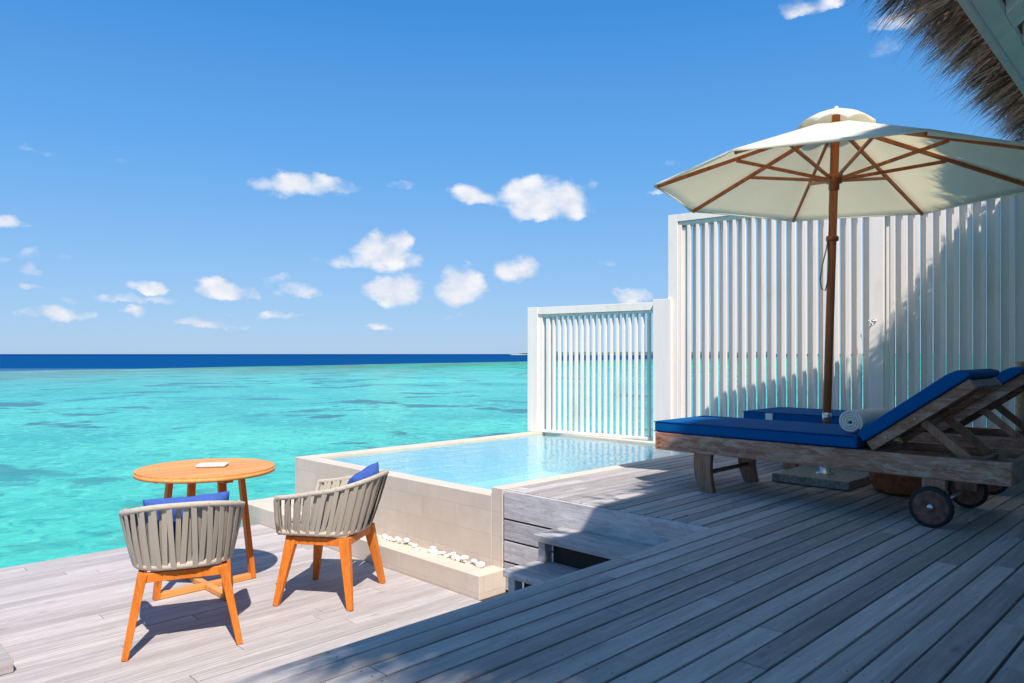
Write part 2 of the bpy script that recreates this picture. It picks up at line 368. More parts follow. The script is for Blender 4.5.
def poolwater():
    m, t, p = mat('clear_pool_water'); c = objco(t)
    h = mathn(t, 'ADD', noise(t, c, 5, 3, .5, .6), mathn(t, 'MULTIPLY', noise(t, c, 16, 2, .5), .25))
    nb = bump(t, None, h, .35, .03)
    tr = N(t, 'ShaderNodeBsdfTransparent'); tr.inputs[0].default_value = (.80,.95,.97,1)
    gl = N(t, 'ShaderNodeBsdfGlossy'); gl.inputs['Roughness'].default_value = .02; gl.inputs[0].default_value = (1,1,1,1); t.links.new(nb, gl.inputs['Normal'])
    fr = N(t, 'ShaderNodeFresnel'); fr.inputs[0].default_value = 1.33; t.links.new(nb, fr.inputs['Normal'])
    mx = N(t, 'ShaderNodeMixShader'); t.links.new(fr.outputs[0], mx.inputs[0]); t.links.new(tr.outputs[0], mx.inputs[1]); t.links.new(gl.outputs[0], mx.inputs[2])
    t.links.new(mx.outputs[0], t.nodes['Material Output'].inputs[0]); t.nodes.remove(p); return m
M_pwater = poolwater()

def canvas():
    m, t, p = mat('cream_canvas'); c = objco(t)
    n1 = noise(t, c, 5, 6, .65); col = mixc(t, smooth(t, n1, .35, .75), (.90,.88,.82), (.85,.82,.74))
    t.links.new(col, p.inputs['Base Color']); p.inputs['Roughness'].default_value = .85; p.inputs['Specular IOR Level'].default_value = .15
    tl = N(t, 'ShaderNodeBsdfTranslucent'); tl.inputs[0].default_value = (.96,.90,.72,1)
    mx = N(t, 'ShaderNodeMixShader'); mx.inputs[0].default_value = .5
    t.links.new(p.outputs[0], mx.inputs[1]); t.links.new(tl.outputs[0], mx.inputs[2]); t.links.new(mx.outputs[0], t.nodes['Material Output'].inputs[0])
    bump(t, p, noise(t, c, 3, 4), .3, .02); return m
M_canvas = canvas()
def thatchm():
    m, t, p = mat('dry_thatch'); tn = tone_attr(t)
    r = N(t, 'ShaderNodeValToRGB'); t.links.new(tn, r.inputs[0]); e = r.color_ramp
    e.elements[0].color = (.07,.038,.026,1); e.elements[1].color = (1,.78,.62,1)
    x = e.elements.new(.5); x.color = (.34,.22,.165,1); x = e.elements.new(.8); x.color = (.62,.44,.33,1)
    t.links.new(r.outputs[0], p.inputs['Base Color']); p.inputs['Roughness'].default_value = .6; p.inputs['Specular IOR Level'].default_value = .5
    tl = N(t, 'ShaderNodeBsdfTranslucent'); t.links.new(r.outputs[0], tl.inputs[0]); mx = N(t, 'ShaderNodeMixShader'); mx.inputs[0].default_value = .4
    t.links.new(p.outputs[0], mx.inputs[1]); t.links.new(tl.outputs[0], mx.inputs[2]); t.links.new(mx.outputs[0], t.nodes['Material Output'].inputs[0]); return m
M_thatch = thatchm()

# ------------------------------------------------------------------ setting: sea, island, decks
L = -.63
m = MB(); Rz = 30000
m.add([(-Rz,-Rz,-2.2),(Rz,-Rz,-2.2),(Rz,Rz,-2.2),(-Rz,Rz,-2.2)], [(0,1,2,3)])
struct(m.build('sea', M_sea))
m = MB()     # low island on the horizon
def cam2w(Dp, Rp, z): return Vector(((Dp+Rp)/R2, (Dp-Rp)/R2, z))
nI = 90
isl_s = MB(); isl_t = MB()
for k, (bm_, r0, r1, hh, zz, wd) in enumerate(((isl_s, -8, 900, 1, -2.2+1.5, 60), (isl_t, 10, 900, 9, 0, 45))):
    vs = []; fs = []
    for i in range(nI+1):
        t_ = i/nI; R_ = r0+(r1-r0)*t_; D_ = 2600
        env = min(1, t_*14)**.6
        top = (zz if k == 0 else (-2.2 + 1.5 + env*(8+random.uniform(-1.6, 2.6))))
        for (dd, z_) in ((-wd, -3), (-wd*.4, top), (wd*.4, top), (wd, -3)): vs.append(cam2w(D_+dd*env, R_, z_))
        if i:
            a = 4*(i-1); b = 4*i
            for j in range(3): fs.append((a+j, b+j, b+j+1, a+j+1))
    fs += [(0,1,2,3), tuple(4*nI+j for j in (3,2,1,0))]
    bm_.add(vs, fs)
io = struct(isl_s.build('island', M_sand))
it = isl_t.build('distant_palm_wood', M_isle); it['kind'] = 'stuff'; it['label'] = 'far-off strip of low green trees on the island at the horizon'; it['category'] = 'trees'

# upper deck: boards along x
XF = 3.27      # fascia / notch
def boards(mb, x0, x1, y0, y1, zt, w, gap, th=.028, lmin=1.6, lmax=3.4, jit=.0012):
    y = y1
    while y - w > y0 - .5*w:
        ya = max(y - w + gap, y0); x = x0 + random.uniform(-lmax, 0)
        while x < x1:
            ln = random.uniform(lmin, lmax); a = max(x, x0); b = min(x + ln - .003, x1)
            if b - a > .02: mb.box(a, b, ya, y, zt - th, zt + random.uniform(-jit, jit))
            x += ln
        y -= w
m = MB(); bw = .0872
boards(m, -1.5, 9.5, -4.0, 1.88, 0, bw, .0075)
boards(m, XF, 6.44, 1.885, 3.325, 0, bw, .0075)
boards(m, 6.44, 9.5, 1.885, 2.0, 0, bw, .006)
struct(m.build('upper_deck', M_deck, bevel=.0022, seg=1))
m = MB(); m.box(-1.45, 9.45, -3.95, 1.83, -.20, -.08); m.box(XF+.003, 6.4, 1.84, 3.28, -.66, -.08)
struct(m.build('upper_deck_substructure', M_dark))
def screws(x0, x1, y0, y1, zt, w, gap, off=0):
    mb = MB(); y = y1
    while y - w > y0:
        x = x0 + off
        while x < x1:
            for fy in (.22, .80):
                cx, cy = x + random.uniform(-.004, .004), y - (w-gap)*fy
                mb.add([(cx + .0028*math.cos(k), cy + .0028*math.sin(k), zt+.0016) for k in [i*math.pi/3 for i in range(6)]], [(0,1,2,3,4,5)])
            x += .46
        y -= w
    return mb
dk = bpy.data.objects['upper_deck']
screws(0, 6.4, .0, 1.88, 0, bw, .0075, .2).build('deck_screws', M_dark, dk); screws(XF+.04, 6.4, 1.9, 3.325, 0, bw, .0075).build('deck_screws', M_dark, dk)
# side boards under the near deck and the fascia (notch)
m = MB()
for i, (z0, z1) in enumerate(((-.155,-.031), (-.29,-.163), (-.42,-.298), (-.60,-.428))):
    m.box(-1.5, XF, 1.845, 1.868, z0, z1)
struct(m.build('upper_deck_skirt', M_deck, bevel=.002, seg=1))
m = MB()
for i, (z0, z1) in enumerate(((-.175,-.004), (-.305,-.187), (-.44,-.317), (-.62,-.452))):
    m.box(XF-.026, XF-.001, 1.884, 3.315, z0, z1)
struct(m.build('upper_deck_fascia', M_deck_y, bevel=.002, seg=1))
# lower deck
m = MB(); boards(m, -4.0, 3.012, 1.90, 6.12, L, .098, .004, lmin=2.4, lmax=5, jit=.0008)
struct(m.build('lower_deck', M_deck_low, bevel=.0018, seg=1))
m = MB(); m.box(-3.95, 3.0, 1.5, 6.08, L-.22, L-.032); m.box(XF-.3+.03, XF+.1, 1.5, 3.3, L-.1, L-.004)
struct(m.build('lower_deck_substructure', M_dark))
for (x, y) in ((-1.5, 5.8), (1.2, 5.8), (-3.6, 5.8)):
    pass

# steps in the notch
st = thing('wooden_steps', 'three weathered grey wooden steps between the pool wall and the upper deck', 'steps', (2.9, 2.3, L))
for (xf, z) in ((3.0, -.15), (2.765, -.30), (2.52, -.46)):
    mb = MB(); mb.box(xf-2.9, min(xf+.30, XF-.03)-2.9, 1.872-2.3, 2.835-2.3, z-.038-L, z-L)
    mb.build('tread', M_deck_y, st, bevel=.004)
    mb = MB(); mb.box(xf+.085-2.9, xf+.10-2.9, 1.92-2.3, 2.7595-2.3, .0, z-.055-L); mb.build('gap_shade_board', M_dark, st)  # dark board added as the shade in the open gap below each tread
    for yy in (2.79, 1.91):
        mb = MB(); mb.box(xf+.015-2.9, xf+.075-2.9, yy-.03-2.3, yy+.02-2.3, 0, z-.0385-L)
        mb.build('leg', M_deck_y, st, bevel=.002)

# ------------------------------------------------------------------ pool
PX0, PX1, PY0, PY1 = 3.245, 6.42, 3.33, 5.93
m = MB()
zt = -.05
m.box(PX0, PX0+.135, PY0+.101, PY1, -2.6, zt)                 # wall facing the lower deck
m.box(PX0+.135, PX1, PY1-.14, PY1, -2.6, zt)                  # sea side
m.box(PX1-.10, PX1, PY0+.101, PY1-.14, -2.6, zt)              # beneath the screen
m.box(PX0+.001, PX1, PY0, PY0+.10, -2.6, .004)                # coping beside the upper deck
pw = m.build('pool_wall', M_stone, bevel=.004); 
pool = thing('plunge_pool', 'beige tiled raised plunge pool with clear blue water', 'pool', (PX0, PY0, L))
def attach(o, parent):
    o.parent = parent; o.matrix_parent_inverse = Matrix.Translation(-Vector(parent.location)) if parent.rotation_euler.z == 0 else parent.matrix_basis.inverted()
attach(pw, pool)
m = MB(); a, b, c_, d = PX0+.136, PX1-.101, PY0+.101, PY1-.141
zf = -.95
m.add([(a,c_,zf),(b,c_,zf),(b,d,zf),(a,d,zf)], [(0,1,2,3)])
m.add([(a,c_,zf),(b,c_,zf),(b,c_,-.085),(a,c_,-.085)], [(0,3,2,1)]); m.add([(a,d,zf),(b,d,zf),(b,d,-.085),(a,d,-.085)], [(0,1,2,3)])
m.add([(a,c_,zf),(a,d,zf),(a,d,-.085),(a,c_,-.085)], [(0,1,2,3)]); m.add([(b,c_,zf),(b,d,zf),(b,d,-.085),(b,c_,-.085)], [(0,3,2,1)])
m.box(a+.002, b-.002, d-.45, d-.002, zf+.004, -.50)
attach(m.build('pool_lining', M_pool), pool)
m = MB(); m.add([(a-.001,c_-.001,-.068),(b+.001,c_-.001,-.068),(b+.001,d+.001,-.068),(a-.001,d+.001,-.068)], [(0,1,2,3)])
wo_ = m.build('pool_water', M_pwater); attach(wo_, pool)
# planter ledge with pebbles
m = MB(); lx = 3.02; lt = -.49
m.box(lx, lx+.125, 3.30, 6.50, -2.6, lt); m.box(lx+.125, PX0+.001, 3.30, 3.42, -2.6, lt)
m.box(lx+.125, 6.6, PY1+.12, 6.50, -2.6, lt); m.box(lx+.125, PX0+.001, 3.42, PY1+.12, -2.6, lt-.022)
m.box(PX0+.001, 6.6, PY1-.001, PY1+.12, -2.6, lt-.022)
lo = m.build('stone_ledge', M_stone, bevel=.004); tag(lo, 'low beige stone ledge with a pebble channel along the foot of the pool', 'ledge')
import bmesh
pb = []
for k in range(3):
    bm = bmesh.new(); bmesh.ops.create_icosphere(bm, subdivisions=2, radius=1)
    for v in bm.verts:
        v.co *= 1 + random.uniform(-.07, .07); v.co.z *= .62; v.co.x *= random.uniform(1.1, 1.15)
    me = bpy.data.meshes.new('pebble'); bm.to_mesh(me); bm.free(); me.materials.append(M_pebble)
    me.polygons.foreach_set('use_smooth', [True]*len(me.polygons)); pb.append(me)
n = 0
for i in range(78):
    y = random.uniform(3.46, 5.6)**1.0
    r = random.uniform(.011, .024)
    if i % 9 == 0: r = random.uniform(.024, .034)
    o = bpy.data.objects.new('pebble', pb[i % 3]); S.collection.objects.link(o)
    o.location = (random.uniform(3.148+r, PX0-r), y, lt-.022+r*.6+random.choice((0, 0, r*.7))); o.scale = (r, r, r); o.rotation_euler = (random.uniform(-.3,.3), random.uniform(-.3,.3), random.uniform(0, 6))
    tag(o, 'small white pebble in the channel at the foot of the pool wall', 'pebble', 'white pebbles along the pool wall')

# ------------------------------------------------------------------ screens
def screen(A, B, z0, z1, name, label, fr_w, top_h, slats, base=.03):
    """frame from A to B; slats: function(mb, length)"""
    A = Vector((*A, 0)); B = Vector((*B, 0)); ln = (B-A).length; ang = math.atan2(B.y-A.y, B.x-A.x)
    t = thing(name, label, 'screen', (A.x, A.y, z0), ang)
    H = z1 - z0
    return t, ln, H
# local x along the screen, local y: + is away from us?  direction A->B is about -y, so local +y points to +x (away)
A1, B1 = (6.306, 5.90), (6.527, 4.33)
t, ln, H = screen(A1, B1, -.048, 1.39, 'slatted_screen', 'low white slatted privacy screen at the far end of the pool', .1, .1, None)
fy0, fy1 = -.045, .045
m = MB(); m.box(-.085, .055, fy0-.02, fy1+.03, 0, H, .5); m.build('post', M_paint, t, bevel=.003)
m = MB(); m.box(.056, .105, fy0+.005, fy1-.005, .03, H-.10, .5); m.box(.155, .20, fy0+.012, fy1-.012, .03, H-.115, .4); m.build('stile', M_paint, t, bevel=.003)
m = MB(); m.box(.056, ln+.10, fy0-.012, fy1+.012, H-.085, H-.003, .5); m.box(.056, ln+.10, fy0+.004, fy1-.004, H-.112, H-.087, .5); m.build('top_rail', M_paint, t, bevel=.003)
m = MB(); m.box(.056, ln+.10, fy0, fy1, 0, .030, .5); m.build('bottom_rail', M_paint, t, bevel=.003)
m = MB(); x = .235
while x < ln+.06: m.box(x, x+.026, -.026, .022, .031, H-.113); x += .0745
m.build('slat_panel', M_paint, t, bevel=.002, seg=1)
# pillar between the two screens
m = MB(); m.box(-.03, .17, -.10, .10, 0, 1.46, .5)
po = m.build('white_pillar', M_paint, None, bevel=.004)
dirv = Vector((6.883-6.526, 1.263-4.222)).normalized(); 
po.location = (6.51, 4.345, -.05); po.rotation_euler = (0, 0, math.atan2(dirv.y, dirv.x)); tag(po, 'plain white pillar joining the low screen to the tall screen', 'pillar')
A2, B2 = (6.526, 4.222), (6.526+dirv.x*3.9, 4.222+dirv.y*3.9)
t, ln, H = screen(A2, B2, -.03, 2.26, 'slatted_screen', 'tall white slatted privacy screen standing behind the sun loungers', .1, .1, None)
m = MB(); m.box(0, .105, -.07, .09, 0, H, .5); m.build('post', M_paint, t, bevel=.003)
m = MB(); m.box(.106, .142, -.055, .06, .05, H-.10, .5); m.box(.143, .172, -.03, .05, .05, H-.13, .4); m.build('stile', M_paint, t, bevel=.003)
m = MB(); m.box(.106, ln, -.07, .09, H-.075, H-.002, .5); m.box(.106, ln, -.05, .07, H-.115, H-.077, .5); m.build('top_rail', M_paint, t, bevel=.003)
m = MB(); m.box(.106, ln, -.06, .08, 0, .05, .5); m.build('bottom_rail', M_paint, t, bevel=.003)
rs = lambda: random.uniform(-.0015, .0015)
p_ = .0935; m = MB(); m2 = MB(); x = .20; wide = 1.86
mw = MB()
while x < ln-.1:
    if abs(x - wide) < p_*.5:
        mw.box(x, x+.115, -.055, -.012, .051, H-.116, .5); m2.box(x+.10, x+.165, .035, .055, .051, H-.116); x += .165; continue
    m.box(x, x+.033, -.052+rs(), -.022+rs(), .051, H-.116)
    m2.box(x+.031, x+p_+.001, .015, .030, .051, H-.116)
    x += p_
m.build('front_slats', M_paint, t, bevel=.0025, seg=1); m2.build('rear_slats', M_paint, t, bevel=.002, seg=1)
mw.build('mid_stile', M_paint, t, bevel=.003)
# small steel hook on the wide stile
def on_screen(x, y, z): 
    v = Matrix.Rotation(math.atan2(dirv.y, dirv.x), 4, 'Z') @ Vector((x, y, 0)); return (A2[0]+v.x, A2[1]+v.y, z)
hk = thing('coat_hook', 'small steel coat hook screwed to the wide board of the tall screen', 'hook', on_screen(wide+.06, -.056, 1.13), math.atan2(dirv.y, dirv.x))
m = MB(); m.lathe([(.016,0),(.018,.002),(.018,.005),(.006,.009),(.006,.03),(.010,.034),(.006,.038)], 16, Matrix.Rotation(math.radians(90), 4, 'X')); m.build('wall_plate', M_steel, hk, smooth=True)
m = MB()
for sx in (-1, 1):
    m.tube([(0,-.028,-.002),(sx*.012,-.036,-.012),(sx*.022,-.044,-.014),(sx*.028,-.048,.0),(sx*.028,-.048,.012)], .0035, 8)
m.tube([(0,-.026,0),(0,-.034,-.02),(0,-.036,-.034),(0,-.046,-.036),(0,-.052,-.026)], .0035, 8); m.build('prongs', M_steel, hk, smooth=True)

# bamboo post at the right
bp = MB(); prof = []; z = 0
while z < .70:
    prof += [(.030, z), (.030, z+.13), (.034, z+.145), (.030, z+.155)]; z += .16
bp.lathe(prof, 16)
bo = bp.build('bamboo_post', M_bamboo, None, smooth=True); bo.location = (6.50, 1.21, 0)
tag(bo, 'pale bamboo post standing behind the second sun lounger, at the right edge', 'post')

# ------------------------------------------------------------------ sun loungers
def cushion_mesh(prof_len, wid, th, name, parent, M, mat_=None):
    """rounded box cushion, x wide, y long"""
    mb = MB(); mb.box(0, wid, 0, prof_len, 0, th, .5, M); return mb.build(name, mat_ or M_navy, parent, bevel=.016, seg=3)
def make_lounger(label, loc, group):
    """local: x 0..W (near side at 0), y 0 at the head, LN at the foot"""
    W_, LN = .62, 1.95
    t = thing('sun_lounger', label, 'sun lounger', loc, 0, group)
    r0, r1 = .235, .345
    for x0 in (0, W_-.04):
        m = MB(); m.box(x0, x0+.04, 0, LN, r0, r1); so_ = m.build('side_rail', M_lwood, t, bevel=.004)
        if x0 == 0:
            mb = MB()
            for yy in (LN-.035,):
                for zz in (.262, .29, .318): mb.lathe([(.009,0),(.009,.004)], 10, Matrix.Translation((-.0035, yy, zz)) @ Matrix.Rotation(math.radians(90), 4, 'Y'))
            mb.build('wood_plugs', M_plug, so_)
    m = MB(); m.box(.041, W_-.041, .0, .035, r0+.004, r1-.004); m.build('end_rail', M_lwood_x, t, bevel=.003)
    m = MB(); m.box(.041, W_-.041, LN-.035, LN, r0+.004, r1-.004); m.build('end_rail', M_lwood_x, t, bevel=.003)
    hy, hz = .63, .345                     # hinge of the backrest
    m = MB(); y = LN-.10
    while y > hy+.02: m.box(.042, W_-.042, y-.055, y, .322, .344); y -= .075
    m.build('slatted_bed', M_lwood_x, t, bevel=.002, seg=1)
    for xs in (.042, W_-.075):
        m = MB(); m.box(xs, xs+.033, .036, hy+.3, .262, .30); m.build('support_rail', M_lwood, t, bevel=.002)
    # backrest
    ang = math.radians(36); bl = .585
    def bp_(s, n): return (hy - s*math.cos(ang) - n*math.sin(ang)*-1*-1, hz + s*math.sin(ang) - 0 + n*math.cos(ang))
    Mb = Matrix.Translation((0, hy, hz)) @ Matrix.Rotation(math.radians(180), 4, 'Z') @ Matrix.Rotation(ang, 4, 'X')   # local +y runs up the backrest, +z = outward (up/forward)
    def bx(mb, x0, x1, y0, y1, z0, z1, tone=None): return mb.box(-x1, -x0, y0, y1, z0, z1, tone, Mb)
    for x0 in (.045, W_-.085):
        m = MB(); bx(m, x0, x0+.04, 0, bl, -.005, .05); m.build('backrest_stile', M_lwood, t, bevel=.003)
    m = MB(); bx(m, .086, W_-.086, bl-.05, bl-.002, .002, .045); m.build('backrest_rail', M_lwood_x, t, bevel=.003)
    m = MB(); s = .03
    while s < bl-.08: bx(m, .087, W_-.087, s, s+.055, .022, .044); s += .075
    m.build('backrest_slats', M_lwood_x, t, bevel=.002, seg=1)
    # prop struts
    for x0 in (.10, W_-.13):
        s0 = .27; py = hy - s0*math.cos(ang) - .01; pz = hz + s0*math.sin(ang) - .0
        m = MB(); m.beam((x0+.015, py, pz), (x0+.015, .195, .325), .024, .042, up=(0, .6, .8)); m.build('prop_strut', M_lwood_z, t, bevel=.002)
    m = MB(); m.box(.077, W_-.077, .165, .205, .302, .322); m.build('prop_bar', M_lwood_x, t, bevel=.002)
    for s0 in (.27, .10):
        m = MB(); m.lathe([(.007,0),(.007,.003),(.004,.006)], 10, Matrix.Translation((.044, hy-s0*math.cos(ang)+.01, hz+s0*math.sin(ang)+.016)) @ Matrix.Rotation(math.radians(-90), 4, 'Y'))
        m.build('bolt', M_steel, t, smooth=True)
    # front legs: curved, with a stretcher
    for x0 in (.012, W_-.052):
        poly = [(LN-.12-.275, r0+.002), (LN-.12-.155, r0+.002), (LN-.12-.152, .16), (LN-.12-.165, .08), (LN-.12-.195, 0), (LN-.12-.29, 0), (LN-.12-.272, .09), (LN-.12-.268, .16)]
        Mx = Matrix(((0,0,1,x0),(1,0,0,0),(0,1,0,0),(0,0,0,1)))
        m = MB(); m.prism(poly, 0, .04, Mx); m.build('leg', M_lwood_z, t, bevel=.004)
    m = MB(); m.tube([(.05, LN-.34, .115), (W_-.05, LN-.34, .115)], .013, 10); m.build('stretcher', M_lwood_x, t, smooth=True)
    # wheel brackets and wheels
    wy = .330
    for x0, sx in ((.0, -1), (W_-.045, 1)):
        m = MB(); m.box(x0+.002, x0+.043, wy-.055, wy+.05, .10, r0-.001); m.build('wheel_bracket', M_lwood_z, t, bevel=.003)
        cx = x0 - .022 if sx < 0 else x0 + .067
        Mw = Matrix.Translation((cx, wy, .10)) @ Matrix.Rotation(math.radians(90), 4, 'Y')
        w = MB(); w.lathe([(.0, -.015),(.082,-.015),(.082,.015),(.0,.015)], 36, Mw, cap=False); wo2 = w.build('wheel', M_wheel, t)
        ty = MB(); ty.lathe([(.0815,-.017),(.095,-.019),(.1,-.012),(.1,.012),(.095,.019),(.0815,.017)], 40, Mw, cap=False); ty.build('tyre', M_rubber, wo2, smooth=True)
        hb = MB(); hb.lathe([(.013,-.024),(.016,-.018),(.016,.018),(.013,.024)], 16, Mw); hb.build('hub', M_steel, wo2, smooth=True)
    m = MB(); m.tube([(.02, wy, .10), (W_-.02, wy, .10)], .009, 8); m.build('axle', M_steel, t, smooth=True)
    # cushions: bed, back, with a folded-over top
    cb = cushion_mesh(LN-hy-.05, W_-.01, .072, 'seat_cushion', t, Matrix.Translation((.005, hy+.062, .3455)))
    m = MB()
    for zz in (.352, .412): m.tube([(.006, hy+.08, zz), (.006, LN+.012, zz)], .0035, 6)
    m.build('piping', M_piping, cb, smooth=True)
    # backrest cushion: profile extruded across x
    th = .062
    prof_ = [(0.0,.052),(bl-.02,.052),(bl+.02,.052),(bl+.03,.07),(bl-.005,.052+th*.9),(bl-.06,.052+th+.004),(.035,.052+th),(0,.052+th*.8)]
    Mp = Mb @ Matrix(((0,0,-1,0),(1,0,0,0),(0,1,0,0),(0,0,0,1)))
    m = MB(); m.prism(prof_, .005, W_-.005, Mp, .5); bc = m.build('back_cushion', M_navy, t, bevel=.012, seg=3)
    return t
GL = 'teak sun loungers with blue cushions'
l1 = make_lounger('near weathered teak sun lounger with blue cushion and raised back, a rolled towel on it', (4.05, .79, 0), GL)
l2 = make_lounger('far teak sun lounger with blue cushion, between the parasol base and the tall screen', (5.25, .80, 0), GL)
m = MB(); m.box(-.001, .018, 0, .055, 0, .052); tg = m.build('care_tag', M_white, l2, bevel=.001); tg.location = (-.006, 1.72, .357)

# rolled towel
m = MB(); turns = 3.6; vs = []; fs = []; nseg = 110; wd = .34
for i in range(nseg+1):
    t_ = i/nseg; a = t_*turns*2*math.pi; r = .010 + .053*t_
    for x in (0, .01, wd-.01, wd): vs.append((x, r*math.cos(a)*1.06, .060 + r*math.sin(a)*.97 - .0))
    if i:
        for k in range(3): fs.append((4*(i-1)+k, 4*(i-1)+k+1, 4*i+k+1, 4*i+k))
m.add(vs, fs, .5)
tw = m.build('rolled_towel', M_towel, None, smooth=True, solid=.0118); tw.location = (4.13, 1.545, .4235); tw.rotation_euler = (0, 0, math.radians(-9))
tag(tw, 'rolled beige towel lying on the blue cushion of the near lounger', 'towel')

# drum stool between the loungers
m = MB(); m.lathe([(.135,0),(.165,.012),(.195,.06),(.205,.13),(.205,.20),(.195,.225),(.0,.225)], 40)
sto = m.build('drum_stool', M_stool, None, bevel=.006, smooth=False); sto.location = (4.93, 1.52, 0); tag(sto, 'low reddish brown round wooden stool beneath and behind the near lounger', 'stool')

# ------------------------------------------------------------------ parasol
pa = thing('stone_umbrella_stand', 'square speckled grey stone parasol base with a steel tube on the deck', 'umbrella stand', (4.97, 2.02, 0))
m = MB(); m.box(-.255, .245, -.25, .25, .004, .058, .5); m.build('slab', M_grey_stone, pa, bevel=.006)
m = MB(); m.lathe([(.06,.0585),(.06,.064),(.036,.068),(.034,.17),(.036,.175),(.030,.176),(.030,.07)], 24, cap=False); m.build('steel_tube', M_steel, pa, smooth=True)
m = MB(); m.tube([(-.034,-.034,.13),(-.058,-.058,.13)], .006, 8); m.tube([(-.058,-.058,.115),(-.058,-.058,.145)], .006, 8); m.build('clamp_screw', M_steel, pa, smooth=True)
par = thing('parasol', 'open cream octagonal canvas parasol on a varnished wooden pole', 'parasol', (4.97, 2.02, .07))
par.rotation_euler = Euler((math.radians(1.25), math.radians(1.25), 0))
Z = lambda z: z - .07
m = MB(); m.tube([(0,0,Z(.071)), (0,0,Z(1.2)), (0,0,Z(2.44))], .0265, 20); pole = m.build('pole', M_pole, par, smooth=True)
m = MB(); m.lathe([(.0285,Z(.40)),(.0285,Z(.46))], 20); m.build('steel_sleeve', M_steel, par, smooth=True)
m = MB(); m.lathe([(.028,Z(1.60)),(.040,Z(1.605)),(.040,Z(1.63)),(.028,Z(1.64))], 20); m.build('collar', M_pole, par, smooth=True)
m = MB(); m.lathe([(.028,Z(1.94)),(.034,Z(1.945)),(.034,Z(1.985)),(.052,Z(1.99)),(.054,Z(2.045)),(.03,Z(2.05))], 20); m.build('runner_hub', M_pole, par, smooth=True)
m = MB(); m.lathe([(.028,Z(2.33)),(.050,Z(2.335)),(.052,Z(2.39)),(.028,Z(2.395))], 20); m.build('top_hub', M_pole, par, smooth=True)
m = MB(); m.lathe([(.020,Z(2.474)),(.022,Z(2.482)),(.012,Z(2.49)),(.012,Z(2.498)),(.003,Z(2.503))], 16); m.build('finial', M_white, par, smooth=True)
RO = math.radians(-6)    # rib offset in world angle
ox, oy = .03, -.05      # canopy centre relative to the pole
RR, ZR, ZT = 1.24, 1.968, 2.40
rib_a = [RO + k*math.pi/4 for k in range(8)]
for a in rib_a:
    ca, sa = math.cos(a), math.sin(a)
    tip = (RR*.985*ca+ox, RR*.985*sa+oy, Z(ZR-.012)); r0 = (.05*ca, .05*sa, Z(2.365))
    m = MB(); m.beam(r0, tip, .016, .026); m.build('rib', M_pole, par, bevel=.002)
    q = .53; mid_ = Vector(r0).lerp(Vector(tip), q)
    m = MB(); m.beam((.052*ca, .052*sa, Z(2.015)), (mid_.x, mid_.y, mid_.z-.012), .014, .022); m.build('strut', M_pole, par, bevel=.002)
def canopy(mb, R0, R1, z0, z1, nr, nA, edge=0, cx=0, cy=0, sag=.0):
    """octagon cone between radius R0 (z0) and R1 (z1); panels hollow slightly between the ribs"""
    vs = []; fs = []; T = 8*nA
    for i in range(nr+1):
        t_ = i/nr; r = R0+(R1-R0)*t_; z = z0+(z1-z0)*t_
        for j in range(T):
            k, f = divmod(j, nA); u = f/nA; a = rib_a[0] + k*math.pi/4 + u*math.pi/4
            ro = r*math.cos(math.pi/8)/math.cos(u*math.pi/4-math.pi/8)
            hump = math.sin(math.pi*u)
            ro *= 1-.02*hump*t_
            dz = sag*hump*math.sin(math.pi*min(1, t_*.9+.05)) 
            if edge and i == nr: dz += edge*hump
            vs.append((ro*math.cos(a)+cx*t_, ro*math.sin(a)+cy*t_, z+dz))
        if i:
            for j in range(T): fs.append(((i-1)*T+j, (i-1)*T+(j+1)%T, i*T+(j+1)%T, i*T+j))
    mb.add(vs, fs, .5)
m = MB(); canopy(m, .20, RR, Z(2.345), Z(ZR), 12, 10, cx=ox, cy=oy, sag=-.022)
can = m.build('canopy', M_canvas, par, smooth=True, solid=.003)
m = MB(); canopy(m, RR-.012, RR+.006, Z(ZR+.006), Z(ZR-.012), 2, 10, cx=ox*0, cy=oy*0, sag=0)
for i, v in enumerate(m.v): m.v[i] = (v[0]+ox, v[1]+oy, v[2])
# narrow turned-down hem
hm = [(x, y, z if i < 80 else z) for i, (x, y, z) in enumerate(m.v)]
m.build('hem', M_canvas, can, smooth=True, solid=.003)
m = MB()
vs = []; fs = []; nA = 12; T = 8*nA; rings = [(.0, 2.478), (.08, 2.468), (.15, 2.440), (.205, 2.402), (.245, 2.352)]
for i, (r, z) in enumerate(rings):
    for j in range(T):
        k, f = divmod(j, nA); u = f/nA; a = rib_a[0]+k*math.pi/4+u*math.pi/4; h = math.sin(math.pi*u)
        lift = (.0, .0, .002, .010, .034)[i]*h**.8
        vs.append((r*math.cos(a)*(1-.03*h), r*math.sin(a)*(1-.03*h), Z(z)+lift-.006))
    if i:
        for j in range(T): fs.append(((i-1)*T+j, (i-1)*T+(j+1)%T, i*T+(j+1)%T, i*T+j))
m.add(vs, fs, .5); m.build('vent_cap', M_canvas, par, smooth=True, solid=.003)
# pull cord
m = MB(); q_ = lambda d, z, f=0: (-.7*d - .7*f, .7*d - .7*f, Z(z))
m.tube([q_(.030,1.62), q_(.045,1.55,.02), q_(.070,1.44,.02), q_(.082,1.34,.02), q_(.070,1.28,.02), q_(.045,1.27,.02), q_(.032,1.33,.02), q_(.030,1.45,.02), q_(.030,1.60)], .0042, 6)
m.tube([q_(.028,1.63,.02), q_(.036,1.8,.02), q_(.036,1.95,.02), q_(.030,2.34)], .003, 6); m.build('pull_cord', M_cord, par, smooth=True)

